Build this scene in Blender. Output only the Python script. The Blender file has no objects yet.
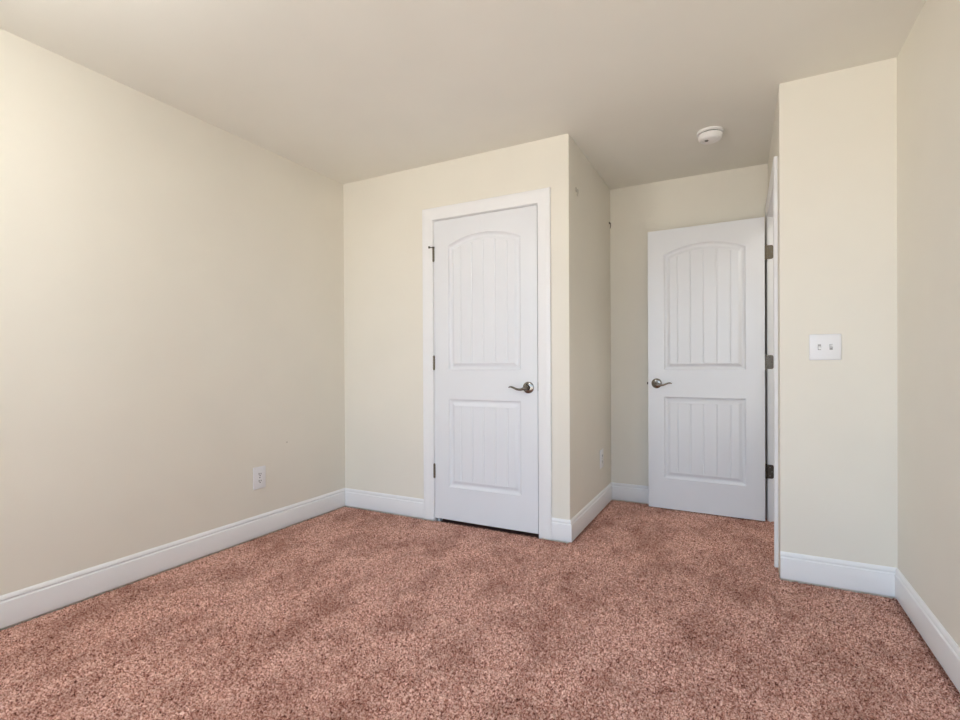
import bpy, bmesh, math, random
import numpy as np
from mathutils import Matrix, Vector

random.seed(7)
rng = np.random.default_rng(7)
SC = bpy.context.scene
COL = SC.collection

# ------------------------------------------------------------------ camera
YAW, PITCH, ROLL, EYE = 0.4796, -0.0040, -0.0048, 1.0569
cam = bpy.data.cameras.new('camera')
cam.sensor_fit = 'HORIZONTAL'
cam.sensor_width = 36.0
cam.lens = 498.19 * 36.0 / 960.0
cam.shift_y = 7.74 / 960.0
cam.clip_start = 0.02
cam_ob = bpy.data.objects.new('camera', cam)
COL.objects.link(cam_ob)
_r = Vector((math.cos(YAW), math.sin(YAW), 0)); _d = Vector((-math.sin(YAW), math.cos(YAW), 0)); _z = Vector((0, 0, 1))
_F = _d * math.cos(PITCH) + _z * math.sin(PITCH)
_U = _z * math.cos(PITCH) - _d * math.sin(PITCH)
_R2 = _r * math.cos(ROLL) + _U * math.sin(ROLL)
_U2 = _U * math.cos(ROLL) - _r * math.sin(ROLL)
cam_ob.matrix_world = Matrix(((_R2.x, _U2.x, -_F.x, 0), (_R2.y, _U2.y, -_F.y, 0), (_R2.z, _U2.z, -_F.z, EYE), (0, 0, 0, 1)))
SC.camera = cam_ob

# ------------------------------------------------------------------ world, lights, exposure
SC.view_settings.view_transform = 'Standard'
SC.view_settings.look = 'None'
SC.view_settings.gamma = 1.0
SC.view_settings.use_curve_mapping = False
SC.view_settings.exposure = 0.11

W = bpy.data.worlds.new('sky'); SC.world = W; W.use_nodes = True
def build_world(sky, ground):
    n = W.node_tree.nodes; l = W.node_tree.links
    tc = n.new('ShaderNodeTexCoord'); sx = n.new('ShaderNodeSeparateXYZ'); rp = n.new('ShaderNodeValToRGB')
    l.new(tc.outputs['Generated'], sx.inputs[0])
    mr = n.new('ShaderNodeMapRange'); mr.inputs['From Min'].default_value = -0.25; mr.inputs['From Max'].default_value = 0.25
    l.new(sx.outputs['Z'], mr.inputs['Value']); l.new(mr.outputs['Result'], rp.inputs['Fac'])
    rp.color_ramp.elements[0].color = (*ground, 1); rp.color_ramp.elements[0].position = 0.35
    rp.color_ramp.elements[1].color = (*sky, 1); rp.color_ramp.elements[1].position = 0.65
    l.new(rp.outputs['Color'], n['Background'].inputs['Color'])
    n['Background'].inputs['Strength'].default_value = SKY
SKY = 3.45
FILL_LAMP = 21.0
build_world((0.74, 0.97, 1.26), (1.20, 1.16, 1.10))     # bright overcast sky, sunlit ground

# daylight comes in through the two windows of the wall behind the camera
WIN = [(-2.25, -1.25), (-0.92, 0.58)]       # x ranges
WL = (-0.28, 0.76, 0.75, 2.18)            # unseen left-wall window added to light the right side: y0, y1, z0, z1
WZ0, WZ1 = 0.14, 2.16
YR = -0.45            # wall behind the camera
for a, b in WIN:
    pl = bpy.data.lights.new('window_portal', 'AREA'); pl.shape = 'RECTANGLE'; pl.size = b - a; pl.size_y = WZ1 - WZ0
    pl.cycles.is_portal = True
    po = bpy.data.objects.new('window_portal', pl); COL.objects.link(po)
    po.location = ((a + b) / 2, YR - .02, (WZ0 + WZ1) / 2); po.rotation_euler = (math.radians(90), 0, 0)
pl = bpy.data.lights.new('window_portal', 'AREA'); pl.shape = 'RECTANGLE'; pl.size = WL[1] - WL[0]; pl.size_y = WL[3] - WL[2]  # portal of the added left-wall window
pl.cycles.is_portal = True
po = bpy.data.objects.new('window_portal', pl); COL.objects.link(po)
po.location = (-2.664 - .02, (WL[0] + WL[1]) / 2, (WL[2] + WL[3]) / 2); po.rotation_euler = (math.radians(90), 0, math.radians(-90))

# high sun behind the house falls through the windows on the carpet below them, out of the frame
sl = bpy.data.lights.new('sun', 'SUN'); sl.energy = 230.0; sl.color = (0.97, 1.0, 1.03); sl.angle = math.radians(0.6)
so = bpy.data.objects.new('sun', sl); COL.objects.link(so); so.rotation_euler = (math.radians(21), 0, 0)
# fill light added in the unseen hall to brighten the alcove
hl = bpy.data.lights.new('hall_fill', 'AREA'); hl.shape = 'DISK'; hl.size = 0.35; hl.energy = 6.0; hl.color = (1.0, 0.97, 0.93)
ho = bpy.data.objects.new('hall_fill', hl); COL.objects.link(ho); ho.location = (0.85, 3.45, 2.40)

# ------------------------------------------------------------------ plan of the room (metres)
H = 2.44
XL, YC, XC, YA, YS, XS, XR = -2.664, 2.887, -0.899, 3.966, 2.870, 0.1785, 0.635
XH = 1.30             # far wall of the hall
YJ0, YJ1 = 3.090, 3.863   # hall door opening in the side wall of the alcove
CX0, CX1 = -1.853, -1.098  # closet door opening
CZ = 2.049
DZ = 2.045

# ------------------------------------------------------------------ materials
def nt(name):
    m = bpy.data.materials.new(name); m.use_nodes = True
    n = m.node_tree.nodes; l = m.node_tree.links
    return m, n, l, n['Principled BSDF']

def noise(n, l, scale, detail=2.0, stretch=None, rough=0.5):
    tc = n.new('ShaderNodeTexCoord'); t = n.new('ShaderNodeTexNoise')
    t.inputs['Scale'].default_value = scale; t.inputs['Detail'].default_value = detail
    t.inputs['Roughness'].default_value = rough
    if stretch:
        mp = n.new('ShaderNodeMapping'); mp.inputs['Scale'].default_value = stretch[:3]
        if len(stretch) > 3: mp.inputs['Rotation'].default_value = (0, 0, stretch[3])
        l.new(tc.outputs['Object'], mp.inputs['Vector']); l.new(mp.outputs['Vector'], t.inputs['Vector'])
    else:
        l.new(tc.outputs['Object'], t.inputs['Vector'])
    return t

def bump(n, l, src, strength, dist, bsdf):
    b = n.new('ShaderNodeBump'); b.inputs['Strength'].default_value = strength; b.inputs['Distance'].default_value = dist
    l.new(src, b.inputs['Height']); l.new(b.outputs['Normal'], bsdf.inputs['Normal'])

def ramp(n, l, src, c0, c1, p0=0.3, p1=0.7):
    r = n.new('ShaderNodeValToRGB')
    r.color_ramp.elements[0].position = p0; r.color_ramp.elements[0].color = (*c0, 1)
    r.color_ramp.elements[1].position = p1; r.color_ramp.elements[1].color = (*c1, 1)
    l.new(src, r.inputs['Fac'])
    return r

def paint(name, col, rough=0.6, spec=0.3, var=0.012, bs=0.06, bscale=260, stretch=None):
    m, n, l, p = nt(name)
    t = noise(n, l, 3.0, 3.0)
    c0 = tuple(c * (1 - var) for c in col); c1 = tuple(min(1, c * (1 + var)) for c in col)
    l.new(ramp(n, l, t.outputs['Fac'], c0, c1).outputs['Color'], p.inputs['Base Color'])
    p.inputs['Roughness'].default_value = rough
    p.inputs['Specular IOR Level'].default_value = spec
    t2 = noise(n, l, bscale, 2.0, stretch)
    bump(n, l, t2.outputs['Fac'], bs, 0.002, p)
    return m

M_WALL = paint('cream_wall_paint', (0.858, 0.818, 0.722), 0.55, 0.30)
M_CEIL = paint('cream_ceiling_paint', (0.874, 0.856, 0.783), 0.85, 0.15)
M_TRIM = paint('white_trim_paint', (0.910, 0.910, 0.915), 0.38, 0.45, 0.008, 0.03, 120)
M_DOOR = paint('white_door_paint', (0.840, 0.855, 0.885), 0.27, 0.5, 0.01, 0.10, 90, (3.0, 1.0, 0.10))
M_PLASTIC = paint('white_plastic', (0.90, 0.90, 0.91), 0.35, 0.5, 0.005, 0.0)
M_DETECT = paint('detector_plastic', (0.94, 0.93, 0.91), 0.45, 0.4, 0.006, 0.0)
M_DARK = paint('dark_slot', (0.03, 0.028, 0.026), 0.6, 0.2, 0.02, 0.0)
M_SLOT = paint('shadowed_slot_plastic', (0.45, 0.44, 0.43), 0.6, 0.2, 0.02, 0.0)
M_GROOVE = paint('grey_vent', (0.18, 0.17, 0.16), 0.7, 0.2, 0.02, 0.0)

def metal(name, col, rough):
    m, n, l, p = nt(name)
    t = noise(n, l, 40.0, 3.0)
    l.new(ramp(n, l, t.outputs['Fac'], tuple(c * 0.9 for c in col), col).outputs['Color'], p.inputs['Base Color'])
    p.inputs['Metallic'].default_value = 1.0; p.inputs['Roughness'].default_value = rough
    return m
M_NICKEL = metal('satin_nickel', (0.26, 0.24, 0.215), 0.16)
M_HINGE = metal('dark_hinge_metal', (0.20, 0.175, 0.135), 0.36)
M_BRONZE = metal('dark_bronze', (0.10, 0.085, 0.07), 0.45)

def carpet_mat():
    m, n, l, p = nt('dusty_rose_carpet')
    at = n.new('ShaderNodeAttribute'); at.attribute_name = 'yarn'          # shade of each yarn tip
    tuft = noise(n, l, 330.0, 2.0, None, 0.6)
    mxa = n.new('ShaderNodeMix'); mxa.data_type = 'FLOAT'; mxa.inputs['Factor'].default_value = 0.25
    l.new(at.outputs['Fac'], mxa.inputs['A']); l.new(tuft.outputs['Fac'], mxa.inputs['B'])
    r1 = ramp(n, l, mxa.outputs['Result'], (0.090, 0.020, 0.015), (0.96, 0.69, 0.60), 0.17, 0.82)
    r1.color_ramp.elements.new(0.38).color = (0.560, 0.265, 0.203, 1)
    # shading of pile brushed in different directions, put into the colour as soft patches
    big = noise(n, l, 4.2, 8.0, (1.0, 0.62, 1.0, 0.6), 0.70)
    r2 = ramp(n, l, big.outputs['Fac'], (0.73, 0.65, 0.62), (1.10, 1.08, 1.07), 0.37, 0.55)
    mx = n.new('ShaderNodeMix'); mx.data_type = 'RGBA'; mx.blend_type = 'MULTIPLY'; mx.inputs['Factor'].default_value = 1.0
    l.new(r1.outputs['Color'], mx.inputs['A']); l.new(r2.outputs['Color'], mx.inputs['B'])
    l.new(mx.outputs['Result'], p.inputs['Base Color'])
    p.inputs['Roughness'].default_value = 0.95; p.inputs['Specular IOR Level'].default_value = 0.05
    p.inputs['Sheen Weight'].default_value = 0.03; p.inputs['Sheen Roughness'].default_value = 0.5
    bump(n, l, tuft.outputs['Fac'], 0.5, 0.005, p)
    return m
M_CARPET = carpet_mat()
M_SUB = paint('carpet_backing', (0.22, 0.12, 0.10), 0.95, 0.05)

def glass_mat():
    m = bpy.data.materials.new('window_glass'); m.use_nodes = True
    n = m.node_tree.nodes; l = m.node_tree.links; n.clear()
    o = n.new('ShaderNodeOutputMaterial'); mix = n.new('ShaderNodeMixShader'); fr = n.new('ShaderNodeFresnel')
    fr.inputs['IOR'].default_value = 1.45
    t = n.new('ShaderNodeBsdfTransparent'); g = n.new('ShaderNodeBsdfGlossy'); g.inputs['Roughness'].default_value = 0.02
    l.new(fr.outputs['Fac'], mix.inputs['Fac']); l.new(t.outputs[0], mix.inputs[1]); l.new(g.outputs[0], mix.inputs[2])
    l.new(mix.outputs[0], o.inputs['Surface'])
    return m
M_GLASS = glass_mat()

# ------------------------------------------------------------------ mesh helpers
def link(name, bm, mat, parent=None, smooth=None):
    bmesh.ops.recalc_face_normals(bm, faces=bm.faces[:])
    me = bpy.data.meshes.new(name); bm.to_mesh(me); bm.free()
    me.materials.append(mat)
    if smooth is not None:
        me.polygons.foreach_set('use_smooth', [True] * len(me.polygons))
        try: me.set_sharp_from_angle(angle=math.radians(smooth))
        except Exception: pass
    o = bpy.data.objects.new(name, me); COL.objects.link(o)
    if parent: o.parent = parent
    return o

def props(o, label, cat, group=None, kind=None):
    o['label'] = label; o['category'] = cat
    if group: o['group'] = group
    if kind: o['kind'] = kind
    return o

def empty(name, loc=(0, 0, 0), rz=0.0):
    o = bpy.data.objects.new(name, None); COL.objects.link(o)
    o.location = loc; o.rotation_euler = (0, 0, rz); o.empty_display_size = 0.05
    return o

def box(bm, x0, x1, y0, y1, z0, z1, bev=0.0, seg=2):
    v = [bm.verts.new((x, y, z)) for x in (x0, x1) for y in (y0, y1) for z in (z0, z1)]
    f = [(0, 1, 3, 2), (4, 6, 7, 5), (0, 4, 5, 1), (2, 3, 7, 6), (0, 2, 6, 4), (1, 5, 7, 3)]
    fs = [bm.faces.new([v[i] for i in q]) for q in f]
    if bev:
        es = list({e for q in fs for e in q.edges})
        bmesh.ops.bevel(bm, geom=es, offset=bev, segments=seg, affect='EDGES', profile=0.5)
    return v

def boxes(lst, bev=0.0):
    bm = bmesh.new()
    for b in lst: box(bm, *b, bev=bev)
    return bm

def cyl(bm, c, axis, r, h, seg=20, r2=None):
    """cylinder / cone from c along axis"""
    a = Vector(axis).normalized()
    q = Vector((0, 0, 1)).rotation_difference(a).to_matrix().to_4x4()
    mt = Matrix.Translation(Vector(c) + a * h / 2) @ q
    bmesh.ops.create_cone(bm, cap_ends=True, segments=seg, radius1=r, radius2=r if r2 is None else r2, depth=h, matrix=mt)

def lathe(bm, prof, seg=40, M=Matrix.Identity(4)):
    """prof: list of (r, z); closed with poles when r == 0"""
    rings = []
    for r, z in prof:
        if r < 1e-6: rings.append([bm.verts.new(M @ Vector((0, 0, z)))])
        else: rings.append([bm.verts.new(M @ Vector((r * math.cos(2 * math.pi * k / seg), r * math.sin(2 * math.pi * k / seg), z))) for k in range(seg)])
    for A, B in zip(rings, rings[1:]):
        for k in range(seg):
            j = (k + 1) % seg
            if len(A) == 1 and len(B) == 1: continue
            if len(A) == 1: bm.faces.new([A[0], B[k], B[j]])
            elif len(B) == 1: bm.faces.new([A[k], A[j], B[0]])
            else: bm.faces.new([A[k], A[j], B[j], B[k]])

def tube(bm, pts, radii, seg=12, up=Vector((0, 1, 0))):
    """tube along pts with (rn, ru) elliptical radii; Catmull-Rom refined"""
    P = [Vector(p) for p in pts]; n = len(P); Q = []; R = []
    for i in range(n - 1):
        p0, p1, p2, p3 = P[max(i - 1, 0)], P[i], P[i + 1], P[min(i + 2, n - 1)]
        for k in range(6):
            t = k / 6
            Q.append(0.5 * ((2 * p1) + (p2 - p0) * t + (2 * p0 - 5 * p1 + 4 * p2 - p3) * t * t + (3 * p1 - p0 - 3 * p2 + p3) * t ** 3))
            R.append(tuple(radii[i][j] * (1 - t) + radii[i + 1][j] * t for j in (0, 1)))
    Q.append(P[-1]); R.append(radii[-1])
    rings = []
    for i, q in enumerate(Q):
        d = (Q[min(i + 1, len(Q) - 1)] - Q[max(i - 1, 0)]).normalized()
        s = d.cross(up).normalized() if abs(d.dot(up)) < 0.98 else Vector((0, 0, 1))
        u = s.cross(d).normalized()
        rings.append([bm.verts.new(q + s * R[i][0] * math.cos(2 * math.pi * k / seg) + u * R[i][1] * math.sin(2 * math.pi * k / seg)) for k in range(seg)])
    for A, B in zip(rings, rings[1:]):
        for k in range(seg):
            j = (k + 1) % seg; bm.faces.new([A[k], A[j], B[j], B[k]])
    bm.faces.new(rings[0]); bm.faces.new(list(reversed(rings[-1])))

# ------------------------------------------------------------------ room shell
def struct(name, bm, mat, label, cat, smooth=None):
    return props(link(name, bm, mat, None, smooth), label, cat, None, 'structure')

struct('floor', boxes([(XL - .1, XH + .1, YR - .12, YA + .12, -0.12, -0.022)]), M_SUB, 'solid floor beneath the dusty rose carpet', 'floor')
struct('ceiling', boxes([(XL - .1, XH + .1, YR - .12, YA + .12, H, H + 0.1)]), M_CEIL, 'plain cream painted ceiling over the whole bedroom', 'ceiling')
struct('floor_hall', boxes([(XS + .078, XH, YS + .1, YA, -0.022, -0.002)]), M_CARPET, 'strip of rose carpet in the hall beyond the doorway', 'floor')
ZB = -0.03
struct('wall_left', boxes([(XL - .12, XL, WL[1], YA + .12, ZB, H), (XL - .12, XL, YR - .12, WL[0], ZB, H),
    (XL - .12, XL, WL[0], WL[1], ZB, WL[2]), (XL - .12, XL, WL[0], WL[1], WL[3], H)]), M_WALL, 'long plain cream wall on the left with a power outlet low down', 'wall')
# closet front with its door opening
bm = boxes([(XL, CX0 - .019, YC, YC + .1, ZB, H), (CX0 - .019, CX1 + .019, YC, YC + .1, CZ + .019, H)])
v = box(bm, CX1 + .019, XC, YC, YC + .1, ZB, H)
bm.edges.ensure_lookup_table()
e = [e for e in bm.edges if all(abs(w.co.x - XC) < 1e-5 and abs(w.co.y - YC) < 1e-5 for w in e.verts)]
bmesh.ops.bevel(bm, geom=e, offset=0.003, segments=3, affect='EDGES', profile=0.5)
struct('wall_closet', bm, M_WALL, 'cream closet wall facing the room around the closed white door', 'wall', 30)
struct('wall_closet_side', boxes([(XC - .1, XC, YC + .1, YA, ZB, H)]), M_WALL, 'shaded cream side wall of the closet leading into the alcove', 'wall')
struct('wall_back', boxes([(XL, XH + .1, YA, YA + .12, ZB, H)]), M_WALL, 'cream wall at the back of the alcove behind the open door', 'wall')
# side wall of the alcove that holds the hall doorway
struct('wall_alcove_right', boxes([(XS, XS + .115, YS + .115, YJ0 - .019, ZB, H), (XS, XS + .115, YJ1 + .019, YA, ZB, H),
                                   (XS, XS + .115, YJ0 - .019, YJ1 + .019, DZ + .019, H)]), M_WALL,
       'narrow cream side wall of the alcove around the hall doorway', 'wall')
bm = bmesh.new(); box(bm, XS, XH, YS, YS + .115, ZB, H)
e = [e for e in bm.edges if all(abs(w.co.x - XS) < 1e-5 and abs(w.co.y - YS) < 1e-5 for w in e.verts)]
bmesh.ops.bevel(bm, geom=e, offset=0.003, segments=3, affect='EDGES', profile=0.5)
struct('wall_switch', bm, M_WALL, 'short cream wall facing the room with the light switch', 'wall', 30)
struct('wall_right', boxes([(XR, XR + .12, YR - .12, YS, ZB, H)]), M_WALL, 'cream wall along the right edge of the photo', 'wall')
struct('wall_hall', boxes([(XH, XH + .1, YS, YA, ZB, H)]), M_WALL, 'cream wall of the hall beyond the doorway', 'wall')
# wall behind the camera, with two windows
prev = XL; lst = []
for a, b in WIN:
    lst += [(prev, a, YR - .12, YR, ZB, H), (a, b, YR - .12, YR, ZB, WZ0), (a, b, YR - .12, YR, WZ1, H)]; prev = b
lst.append((prev, XR, YR - .12, YR, ZB, H))
struct('wall_rear', boxes(lst), M_WALL, 'cream window wall behind the camera', 'wall')
def window(n, loc, rz, wd, ht, label):
    """origin at the inner foot of the opening; -y is outside"""
    w = props(empty('window_%d' % n, loc, rz), label, 'window', None, 'structure')
    h = wd / 2; m = ht / 2
    link('window_frame', boxes([(-h, -h + .045, -.1, -.03, 0, ht), (h - .045, h, -.1, -.03, 0, ht), (-h + .045, h - .045, -.1, -.03, 0, .045),
                                (-h + .045, h - .045, -.1, -.03, ht - .045, ht), (-h + .045, h - .045, -.09, -.04, m - .02, m + .02)]), M_TRIM, w)
    link('window_sill', boxes([(-h - .06, h + .06, 0, .05, -.03, 0)]), M_TRIM, w)
    link('pane', boxes([(-h + .045, h - .045, -.067, -.063, .045, m - .02), (-h + .045, h - .045, -.067, -.063, m + .02, ht - .045)]), M_GLASS, w)
for i, (a, b) in enumerate(WIN):
    window(i + 1, ((a + b) / 2, YR, WZ0), 0, b - a, WZ1 - WZ0, ('left' if i == 0 else 'right') + ' tall white window in the wall behind the camera')
window(3, (XL, (WL[0] + WL[1]) / 2, WL[2]), math.radians(-90), WL[1] - WL[0], WL[3] - WL[2], 'white window added out of view in the left wall to light the right side')

# ------------------------------------------------------------------ baseboards
BP = [(0, 0.003), (.0135, 0.003), (.014, .006), (.014, .100), (.013, .1035), (.0075, .1075), (.0068, .1115), (.0108, .1150), (.0100, .121), (.0062, .1285), (.003, .132), (0, .132)]
def baseboard(side, p0, p1, nrm, m0, m1, label):
    """p0 -> p1 along the wall foot; nrm points into the room; m = -1 inside corner, +1 outside corner, 0 square end"""
    p0 = Vector((*p0, 0)); p1 = Vector((*p1, 0)); d = (p1 - p0).normalized(); nv = Vector((*nrm, 0))
    bm = bmesh.new(); A = []; B = []
    for v, z in [(v * .88, z) for v, z in BP]:
        A.append(bm.verts.new(p0 - d * (m0 * v) + nv * v + Vector((0, 0, z))))
        B.append(bm.verts.new(p1 + d * (m1 * v) + nv * v + Vector((0, 0, z))))
    n = len(BP)
    for i in range(n - 1): bm.faces.new([A[i], A[i + 1], B[i + 1], B[i]])
    bm.faces.new([A[-1], A[0], B[0], B[-1]]); bm.faces.new(A); bm.faces.new(list(reversed(B)))
    return struct('baseboard_' + side, bm, M_TRIM, label, 'baseboard', 25)
CW = 0.083
c0, c1 = CX0 - .003 - CW, CX1 + .003 + CW      # outer edges of the closet casing
baseboard('left', (XL, YR), (XL, YC), (1, 0), -1, -1, 'long white baseboard along the left wall')
baseboard('closet_left', (XL, YC), (c0, YC), (0, -1), -1, 0, 'white baseboard between the left corner and the closet door casing')
baseboard('closet_right', (c1, YC), (XC, YC), (0, -1), 0, 1, 'very short white baseboard right of the closet door casing')
baseboard('closet_side', (XC, YC), (XC, YA), (1, 0), 1, -1, 'white baseboard running back along the closet side wall')
baseboard('back', (XC, YA), (XS, YA), (0, -1), -1, -1, 'white baseboard on the alcove back wall beside the open door')
baseboard('switch', (XS, YS), (XR, YS), (0, -1), 0, -1, 'white baseboard under the light switch')
baseboard('right', (XR, YS), (XR, YR), (-1, 0), -1, -1, 'white baseboard along the right wall')
baseboard('rear', (XL, YR), (XR, YR), (0, 1), -1, -1, 'white baseboard behind the camera')

# ------------------------------------------------------------------ door casings and jambs
CP = [(0, 0), (0, .0085), (.003, .0110), (.012, .0118), (.030, .0125), (.040, .0142), (.050, .0170), (.058, .0182), (.074, .0180), (.080, .0165), (CW, .0130), (CW, 0)]
def casing_bm(bm, a, b, zt, P):
    rows = []
    for u, v in CP:
        rows.append([bm.verts.new(P(x, z, v)) for x, z in ((a - u, .002), (a - u, zt + u), (b + u, zt + u), (b + u, .002))])
    n = len(rows)
    for i in range(n):
        A, B = rows[i], rows[(i + 1) % n]
        for k in range(3): bm.faces.new([A[k], A[k + 1], B[k + 1], B[k]])
    bm.faces.new([r[0] for r in rows]); bm.faces.new([r[3] for r in reversed(rows)])

bm = bmesh.new()
casing_bm(bm, CX0 - .003, CX1 + .003, CZ + .003, lambda x, z, v: (x, YC - v, z))
for q in ((CX0 - .019, CX0, YC, YC + .1, -.02, CZ + .019), (CX1, CX1 + .019, YC, YC + .1, -.02, CZ + .019), (CX0, CX1, YC, YC + .1, CZ, CZ + .019),
          (CX0, CX0 + .012, YC + .040, YC + .075, -.02, CZ), (CX1 - .012, CX1, YC + .040, YC + .075, -.02, CZ), (CX0 + .012, CX1 - .012, YC + .040, YC + .075, CZ - .012, CZ)):
    box(bm, *q)
struct('trim_1', bm, M_TRIM, 'white moulded casing around the closed closet door', 'door casing', 25)

bm = bmesh.new()
casing_bm(bm, YJ0 - .006, YJ1 + .006, DZ + .006, lambda y, z, v: (XS - v, y, z))
casing_bm(bm, YJ0 - .006, YJ1 + .006, DZ + .006, lambda y, z, v: (XS + .115 + v, y, z))
for q in ((XS, XS + .115, YJ0 - .019, YJ0, -.02, DZ + .019), (XS, XS + .115, YJ1, YJ1 + .019, -.02, DZ + .019), (XS, XS + .115, YJ0, YJ1, DZ, DZ + .019),
          (XS + .040, XS + .075, YJ0, YJ0 + .012, -.02, DZ), (XS + .040, XS + .075, YJ1 - .012, YJ1, -.02, DZ), (XS + .040, XS + .075, YJ0 + .012, YJ1 - .012, DZ - .012, DZ)):
    box(bm, *q)
struct('trim_2', bm, M_TRIM, 'white casing and jamb of the hall doorway seen edge-on', 'door casing', 25)

# ------------------------------------------------------------------ doors
def door_leaf_bm(w, h, t):
    """front face at y = 0 looking to -y, moulded with an arched upper and a square lower plank panel"""
    m = 0.1115
    x0, x1 = m, w - m
    lo = (0.222, 0.815); up = (1.012, 1.848); apex = 1.908
    hw = (x1 - x0) / 2; rise = apex - up[1]; R = (hw * hw + rise * rise) / (2 * rise); cz = apex - R; cxm = (x0 + x1) / 2
    inner = .050
    g = (x1 - x0 - 2 * inner) / 5.0
    grooves = [x0 + inner + g * (k + .5) for k in range(5)]
    xs = {0, w, m - .02, w - m + .02}
    for a in np.arange(0, .0561, .0028): xs |= {x0 + a, x1 - a}
    for gx in grooves: xs |= {gx, gx - .0035, gx + .0035, gx - .006, gx + .006}
    for a in np.arange(x0 + .06, x1 - .06, .012):
        if all(abs(a - gx) > .008 for gx in grooves): xs.add(a)
    zs = {0, h}
    for a in np.arange(0, .0561, .0028): zs |= {lo[0] + a, lo[1] - a, up[0] + a}
    for a in np.arange(up[1] - .064, apex + .004, .0028): zs.add(a)
    zs |= {lo[0] - .004, lo[1] + .004, up[0] - .004, .98, 1.2, 1.4, 1.6, .4, .6, .1, .93}
    X = np.array(sorted(xs)); Z = np.array(sorted(zs))
    X = X[np.concatenate([[True], np.diff(X) > 4e-4])]; Z = Z[np.concatenate([[True], np.diff(Z) > 4e-4])]
    gx, gz = np.meshgrid(X, Z, indexing='ij')
    side = np.minimum(gx - x0, x1 - gx)
    s_lo = np.minimum(side, np.minimum(gz - lo[0], lo[1] - gz))
    arch = R - np.hypot(gx - cxm, gz - cz)
    s_up = np.minimum(side, np.minimum(gz - up[0], arch))
    s = np.maximum(s_lo, s_up)
    dep = np.interp(s, [-1, 0, .003, .010, .016, .022, .028, .040, .046, .050, 1], [0, 0, .0050, .0115, .0130, .0130, .0110, .0038, .0020, .0030, .0030])
    for q in grooves:
        dep += np.where(s > inner, np.interp(np.abs(gx - q), [0, .0012, .0035, .006], [.0040, .0034, .0005, 0]), 0)
    bm = bmesh.new()
    V = [[bm.verts.new((X[i], dep[i, j], Z[j])) for j in range(len(Z))] for i in range(len(X))]
    for i in range(len(X) - 1):
        for j in range(len(Z) - 1):
            bm.faces.new([V[i][j], V[i + 1][j], V[i + 1][j + 1], V[i][j + 1]])
    bl = [V[i][0] for i in range(len(X))]; tl = [V[i][-1] for i in range(len(X))]; ll = V[0]; rl = V[-1]
    b00, b10, b01, b11 = (bm.verts.new(p) for p in ((0, t, 0), (w, t, 0), (0, t, h), (w, t, h)))
    bm.faces.new(bl + [b10, b00]); bm.faces.new(tl + [b11, b01]); bm.faces.new(ll + [b01, b00]); bm.faces.new(rl + [b11, b10])
    bm.faces.new([b00, b10, b11, b01])
    return bm

def lever_handle(parent, x, y, z, face, dirx):
    """face = -1: sticks out to -y; dirx = direction the lever runs"""
    e = link('door_handle', rosette_bm(face), M_NICKEL, parent, 35)
    e.location = (x, y, z)
    bm = bmesh.new()
    f = face
    pts = [(0, .030 * f, 0), (0, .047 * f, -.001), (dirx * .012, .054 * f, -.005), (dirx * .032, .056 * f, -.011), (dirx * .056, .056 * f, -.0085), (dirx * .082, .055 * f, .0015), (dirx * .100, .053 * f, .0052), (dirx * .114, .051 * f, .001)]
    rad = [(.0095, .0095), (.0095, .0095), (.0090, .0085), (.0080, .0060), (.0068, .0052), (.0060, .0046), (.0050, .0042), (.0022, .0024)]
    tube(bm, pts, rad, 14)
    link('lever', bm, M_NICKEL, e, 40)
    return e
def rosette_bm(f):
    bm = bmesh.new()
    M = Matrix.Rotation(math.radians(90 if f < 0 else -90), 4, 'X')
    lathe(bm, [(0, 0), (.0365, 0), (.0365, .003), (.035, .006), (.030, .0085), (.022, .0095), (.0155, .0105), (.0130, .016), (.0125, .034), (.011, .036), (0, .036)], 36, M)
    return bm

def hinge_knuckle_bm(h=.092, r=.0072):
    bm = bmesh.new()
    for k in range(5):
        cyl(bm, (0, 0, -h / 2 + k * h / 5 + .0006), (0, 0, 1), r, h / 5 - .0012, 14)
    cyl(bm, (0, 0, -h / 2 - .004), (0, 0, 1), r * .75, h + .008, 12)
    return bm

# closet door: closed
DW, DH = 0.749, 2.026
d1 = props(empty('door_1', (CX0 + .003, YC - .003, .018)), 'closed white two-panel arched closet door with its lever on the right', 'door', None, 'structure')
link('door_leaf', door_leaf_bm(DW, DH, .035), M_DOOR, d1, 20)
lever_handle(d1, .689, 0, .902, -1, -1)
for k, hz in enumerate((1.800, 1.060, .322)):
    hg = link('hinge', hinge_knuckle_bm(), M_HINGE, d1, 35); hg.location = (-.0020, -.0062, hz)
    if k == 0:
        bm = bmesh.new(); cyl(bm, (0, 0, .047), (-.5, -.55, 0), .0035, .026, 10); cyl(bm, (-.0165, -.0180, .047), (-.5, -.55, 0), .0075, .010, 14)
        cyl(bm, (0, 0, .043), (0, 0, 1), .0085, .009, 14)
        link('hinge_pin_stop', bm, M_BRONZE, hg, 35)
bm = bmesh.new(); box(bm, DW - .004, DW + .0025, .004, .028, .880, .936, .001)
link('latch_plate', bm, M_BRONZE, d1)

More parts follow.
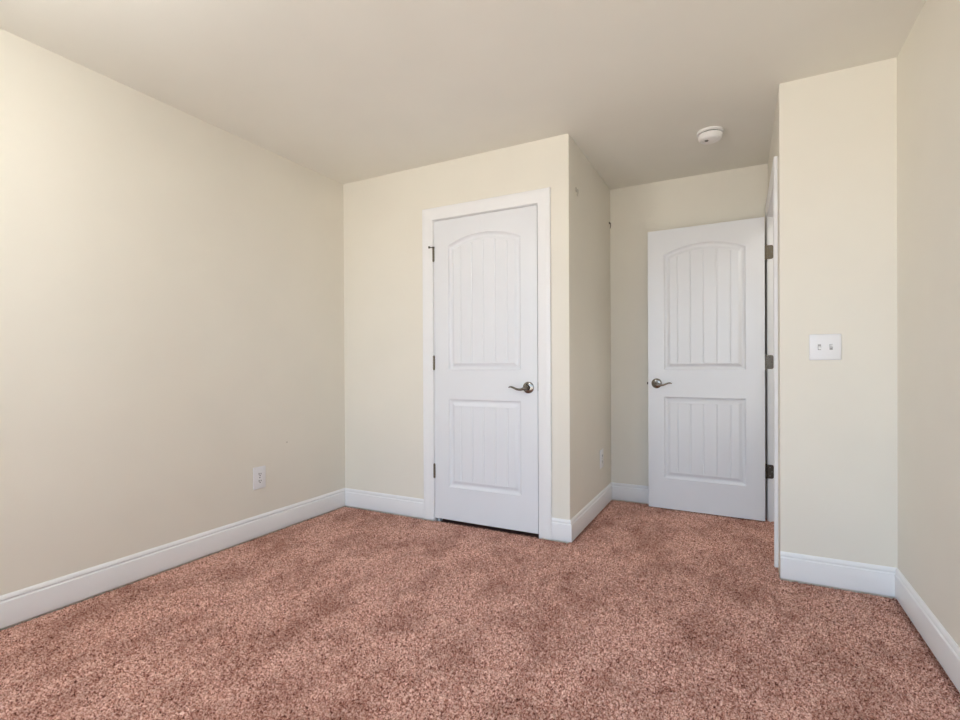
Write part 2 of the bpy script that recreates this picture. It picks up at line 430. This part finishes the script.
# hall door: swung open into the alcove
ang = -math.atan2(.0276, .7506)
d2 = props(empty('door_2', (-.598, 3.850, .0095), ang), 'open white two-panel arched door standing in the alcove with its lever on the left', 'door', None, 'structure')
DW2 = 0.751; DH2 = 2.030
link('door_leaf', door_leaf_bm(DW2, DH2, .035), M_DOOR, d2, 20)
lever_handle(d2, .060, 0, .912, -1, 1)
lever_handle(d2, .060, .035, .912, 1, 1)
bm = bmesh.new(); box(bm, -.0015, .003, .006, .029, .884, .940, .0006)
link('latch_plate', bm, M_BRONZE, d2)
bm = bmesh.new(); box(bm, -.011, .001, .011, .024, .903, .921, .003)
link('latch_bolt', bm, M_BRONZE, d2, 35)
rot = Matrix.Rotation(-ang, 4, 'Z')
for hz, mt in ((1.800, M_HINGE), (1.063, M_NICKEL), (.327, M_BRONZE)):  # lighter and darker metals put each hinge's reflections into its colour
    hg = link('hinge', hinge_knuckle_bm(), mt, d2, 35)
    hg.location = (DW2 + .007, .040, hz)
    # leaf screwed to the far jamb face, rounded corners and three screws
    bm = bmesh.new(); box(bm, .0, .036, -.0022, 0.0, -.0465, .0465)
    es = [e for e in bm.edges if all(abs(w.co.x - .036) < 1e-5 for w in e.verts) and abs(e.verts[0].co.z - e.verts[1].co.z) < 1e-5]
    bmesh.ops.bevel(bm, geom=es, offset=.012, segments=5, affect='EDGES', profile=0.5)
    lf = link('hinge_leaf', bm, mt, hg)
    loc = Vector((XS - .010, YJ1, d2.location.z + hz))
    lf.matrix_parent_inverse = Matrix.Identity(4)
    base = Matrix.Translation(d2.location) @ Matrix.Rotation(ang, 4, 'Z') @ Matrix.Translation(hg.location)
    lf.matrix_basis = base.inverted() @ Matrix.Translation(loc)
    bm = bmesh.new()
    for sx, sz in ((.014, -.028), (.026, 0), (.014, .028)): cyl(bm, (sx, -.0020, sz), (0, -1, 0), .0042, .0014, 12)
    sc = link('hinge_screws', bm, M_GROOVE, hg, 35); sc.matrix_basis = lf.matrix_basis.copy()

# ------------------------------------------------------------------ small fixtures
def screw_bm(loc, nrm=(0, -1, 0)):
    bm = bmesh.new(); cyl(bm, loc, nrm, .0036, .0012, 14); return bm

# plates are modelled facing -y around the origin, then turned to their wall
def outlet(label, loc, rz):
    o = props(empty('power_outlet', loc, rz), label, 'power outlet', 'white duplex power outlets')
    bm = bmesh.new(); box(bm, -.0455, .0455, -.0068, 0, -.0685, .0685, .004, 3)
    link('cover_plate', bm, M_PLASTIC, o, 40)
    for s in (-1, 1):
        bm = bmesh.new(); cyl(bm, (0, -.0060, s * .0215), (0, -1, 0), .0180, .0026, 28)
        for v in bm.verts: v.co.z = s * .0215 + max(-.0142, min(.0142, v.co.z - s * .0215))
        r = link('receptacle', bm, M_PLASTIC, o, 40)
        bm = boxes([(-.0088, -.0054, -.0094, -.0080, s * .0215 - .003, s * .0215 + .0085), (.0054, .0088, -.0094, -.0080, s * .0215 - .002, s * .0215 + .0075)])
        cyl(bm, (0, -.0080, s * .0215 - .0085), (0, -1, 0), .0034, .0014, 12)
        link('slot', bm, M_DARK, r)
    link('screw', screw_bm((0, -.0064, 0)), M_GROOVE, o)
    return o
outlet('white power outlet low on the long left wall above the baseboard', (XL, 2.122, .365), math.radians(90))
outlet('white power outlet low on the shaded closet side wall near the alcove corner', (XC, 3.648, .372), math.radians(90))

s = props(empty('light_switch', (.364, YS, 1.138)), 'white double toggle light switch on the short wall right of the doorway', 'light switch')
bm = bmesh.new(); box(bm, -.0635, .0635, -.0068, 0, -.0620, .0620, .004, 3)
link('cover_plate', bm, M_PLASTIC, s, 40)
for k, x in enumerate((-.023, .023)):
    bm = boxes([(x - .0062, x + .0062, -.0074, -.006, -.0135, .0135)])
    t = link('toggle_slot', bm, M_SLOT, s)
    bm = bmesh.new(); vv = box(bm, x - .0044, x + .0044, -.019, -.0065, -.005, .005)
    dz = .007 if k else -.007
    for v in bm.verts:
        if v.co.y < -.012: v.co.z = v.co.z * .75 + dz
    link('toggle', bm, M_PLASTIC, t)
    for z in (-.0300, .0300): link('screw', screw_bm((x, -.0064, z)), M_PLASTIC, s)

sd = props(empty('smoke_detector', (-.150, 3.262, H)), 'round white smoke detector on the ceiling in front of the alcove', 'smoke detector')
bm = bmesh.new(); lathe(bm, [(0, 0), (.0725, 0), (.0730, -.004), (.0725, -.012), (.0690, -.0150), (0, -.0150)], 48)
link('mounting_base', bm, M_DETECT, sd, 30)
bm = bmesh.new(); lathe(bm, [(0, -.015), (.0600, -.015), (.0600, -.0195), (0, -.0195)], 48)
link('vent_gap', bm, M_GROOVE, sd, 30)
bm = bmesh.new(); lathe(bm, [(0, -.0195), (.0640, -.0195), (.0665, -.0225), (.0660, -.033), (.0625, -.044), (.0560, -.0510), (.0535, -.0515), (.0520, -.0490), (.0490, -.0490), (.0475, -.0520), (.030, -.0545), (0, -.0550)], 48)
cv = link('cover', bm, M_DETECT, sd, 25)
bm = bmesh.new(); lathe(bm, [(0, -.0530), (.011, -.0530), (.0105, -.0570), (.009, -.0578), (0, -.0578)], 20, Matrix.Translation((-.018, -.012, 0)))
link('test_button', bm, M_GROOVE, cv, 35)

# added fill globe above the frame, brightens the left wall and ceiling
def glow_mat():
    m, n, l, p = nt('lit_frosted_glass')
    p.inputs['Base Color'].default_value = (0.9, 0.88, 0.85, 1)
    t = noise(n, l, 6.0)
    l.new(ramp(n, l, t.outputs['Fac'], (0.965, 0.975, 0.945), (0.975, 0.98, 0.96)).outputs['Color'], p.inputs['Emission Color'])
    p.inputs['Emission Strength'].default_value = FILL_LAMP
    return m
cl = props(empty('fill_globe', (-1.70, 0.40, H)), 'unseen frosted fill globe added on a short stem below the bedroom ceiling', 'fill light')
bm = bmesh.new(); lathe(bm, [(0, 0), (.07, 0), (.07, -.018), (.055, -.028), (.012, -.034), (.010, -.150), (.045, -.158), (.045, -.172), (0, -.172)], 40)
link('stem', bm, M_NICKEL, cl, 30)
bm = bmesh.new(); lathe(bm, [(.042, -.172), (.105, -.190), (.150, -.230), (.165, -.285), (.150, -.340), (.105, -.385), (.050, -.403), (0, -.408)], 48)
link('glass_globe', bm, glow_mat(), cl, 60)

M_NAIL = paint('nail_head_paint', (0.55, 0.51, 0.44), 0.6, 0.3)
def wall_peg(name, label, loc, mat, big):
    o = props(empty(name, loc), label, 'wall hook', None)
    bm = bmesh.new(); lathe(bm, [(0, 0), (.010 * big, 0), (.009 * big, .003), (.004, .004), (.004, .008), (0, .008)], 20, Matrix.Rotation(math.radians(90), 4, 'Y'))
    link('mount', bm, mat, o, 35)
    bm = bmesh.new(); tube(bm, [(.006, 0, 0), (.010, 0, -.004), (.011, 0, -.020), (.008, 0, -.042)], [(.0030 * big, .0030 * big)] * 3 + [(.0022 * big, .0022 * big)], 10)
    link('hook', bm, mat, o, 40)
wall_peg('wall_hook', 'small beige hook high on the closet side wall near the room corner', (XC, 3.036, 2.150), M_NAIL, 1.6)
wall_peg('wall_hook', 'small dark hook high on the closet side wall in the far alcove corner', (XC, 3.930, 2.168), M_BRONZE, 1.0)
bm = bmesh.new(); lathe(bm, [(0, 0), (.0048, 0), (.0042, .0010), (.002, .0014), (.002, .004), (0, .0042)], 14, Matrix.Translation((XL, 2.340, .556)) @ Matrix.Rotation(math.radians(90), 4, 'Y'))
props(link('wall_nail', bm, M_NAIL, None, 30), 'tiny nail in the left wall above and right of the power outlet', 'nail')

# ------------------------------------------------------------------ carpet pile
def carpet():
    st = 0.0034
    X = np.arange(XL + .004, XR - .002, st)
    Y = np.concatenate([np.arange(YR + .004, .60, .03), np.arange(.60, YA - .004, st)])
    nx, ny = len(X), len(Y)
    gx, gy = np.meshgrid(X, Y, indexing='ij')
    fine = (gy > .60)
    px = gx + np.where(fine, rng.uniform(-.0013, .0013, gx.shape), 0)
    py = gy + np.where(fine, rng.uniform(-.0013, .0013, gx.shape), 0)
    z = np.where(fine, rng.uniform(-.0055, .0040, gx.shape), 0)
    # clumps of tufts
    def smooth(a, k):
        for _ in range(k):
            a = (a + np.roll(a, 1, 0) + np.roll(a, -1, 0) + np.roll(a, 1, 1) + np.roll(a, -1, 1)) / 5
        return a
    z += smooth(rng.normal(0, 1, gx.shape), 3) * .004 * fine
    # pile tucks down at the foot of the walls
    big = 9.0
    def wall_dist(x, y):
        d = np.full(x.shape, big)
        d = np.minimum(d, x - XL); d = np.minimum(d, np.where(y < YS, XR - x, big)); d = np.minimum(d, YA - y)
        d = np.minimum(d, np.where(x < XC, YC - y, big)); d = np.minimum(d, np.where((y > YC) & (x > XC), x - XC, big))
        d = np.minimum(d, np.where(x > XS, np.abs(YS - y), big))
        return np.maximum(d, 0)
    d = wall_dist(gx, gy)
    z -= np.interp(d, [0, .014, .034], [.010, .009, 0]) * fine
    inside = ((gx < XR) & (gy < YS + .0)) | ((gx > XC) & (gx < XS) & (gy >= YS - .001)) | ((gx >= XS) & (gx < XS + .08) & (gy > YJ0) & (gy < YJ1)) | \
             ((gx > CX0) & (gx < CX1) & (gy >= YC - .01) & (gy < YC + .014))
    inside &= ~((gx < XC) & (gy > YC) & ~((gx > CX0) & (gx < CX1) & (gy < YC + .014)))
    idx = np.arange(nx * ny).reshape(nx, ny)
    keep = inside[:-1, :-1] & inside[1:, :-1] & inside[1:, 1:] & inside[:-1, 1:]
    q = np.stack([idx[:-1, :-1], idx[1:, :-1], idx[1:, 1:], idx[:-1, 1:]], -1)[keep]
    used = np.unique(q); remap = np.full(nx * ny, -1); remap[used] = np.arange(len(used))
    co = np.stack([px.ravel(), py.ravel(), z.ravel()], -1)[used]
    q = remap[q]
    me = bpy.data.meshes.new('carpet')
    me.vertices.add(len(co)); me.vertices.foreach_set('co', co.astype(np.float32).ravel())
    me.loops.add(q.size); me.loops.foreach_set('vertex_index', q.astype(np.int32).ravel())
    me.polygons.add(len(q)); me.polygons.foreach_set('loop_start', np.arange(0, q.size, 4, dtype=np.int32))
    me.update(calc_edges=True); me.validate()
    me.polygons.foreach_set('use_smooth', np.ones(len(me.polygons), dtype=bool))
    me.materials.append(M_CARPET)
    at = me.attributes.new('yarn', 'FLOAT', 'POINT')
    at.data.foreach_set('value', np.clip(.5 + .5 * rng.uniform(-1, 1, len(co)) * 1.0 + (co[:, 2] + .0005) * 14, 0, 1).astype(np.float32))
    o = bpy.data.objects.new('carpet', me); COL.objects.link(o)
    props(o, 'dusty rose wall-to-wall carpet of short shaggy pile covering the floor', 'carpet', None, 'stuff')
carpet()
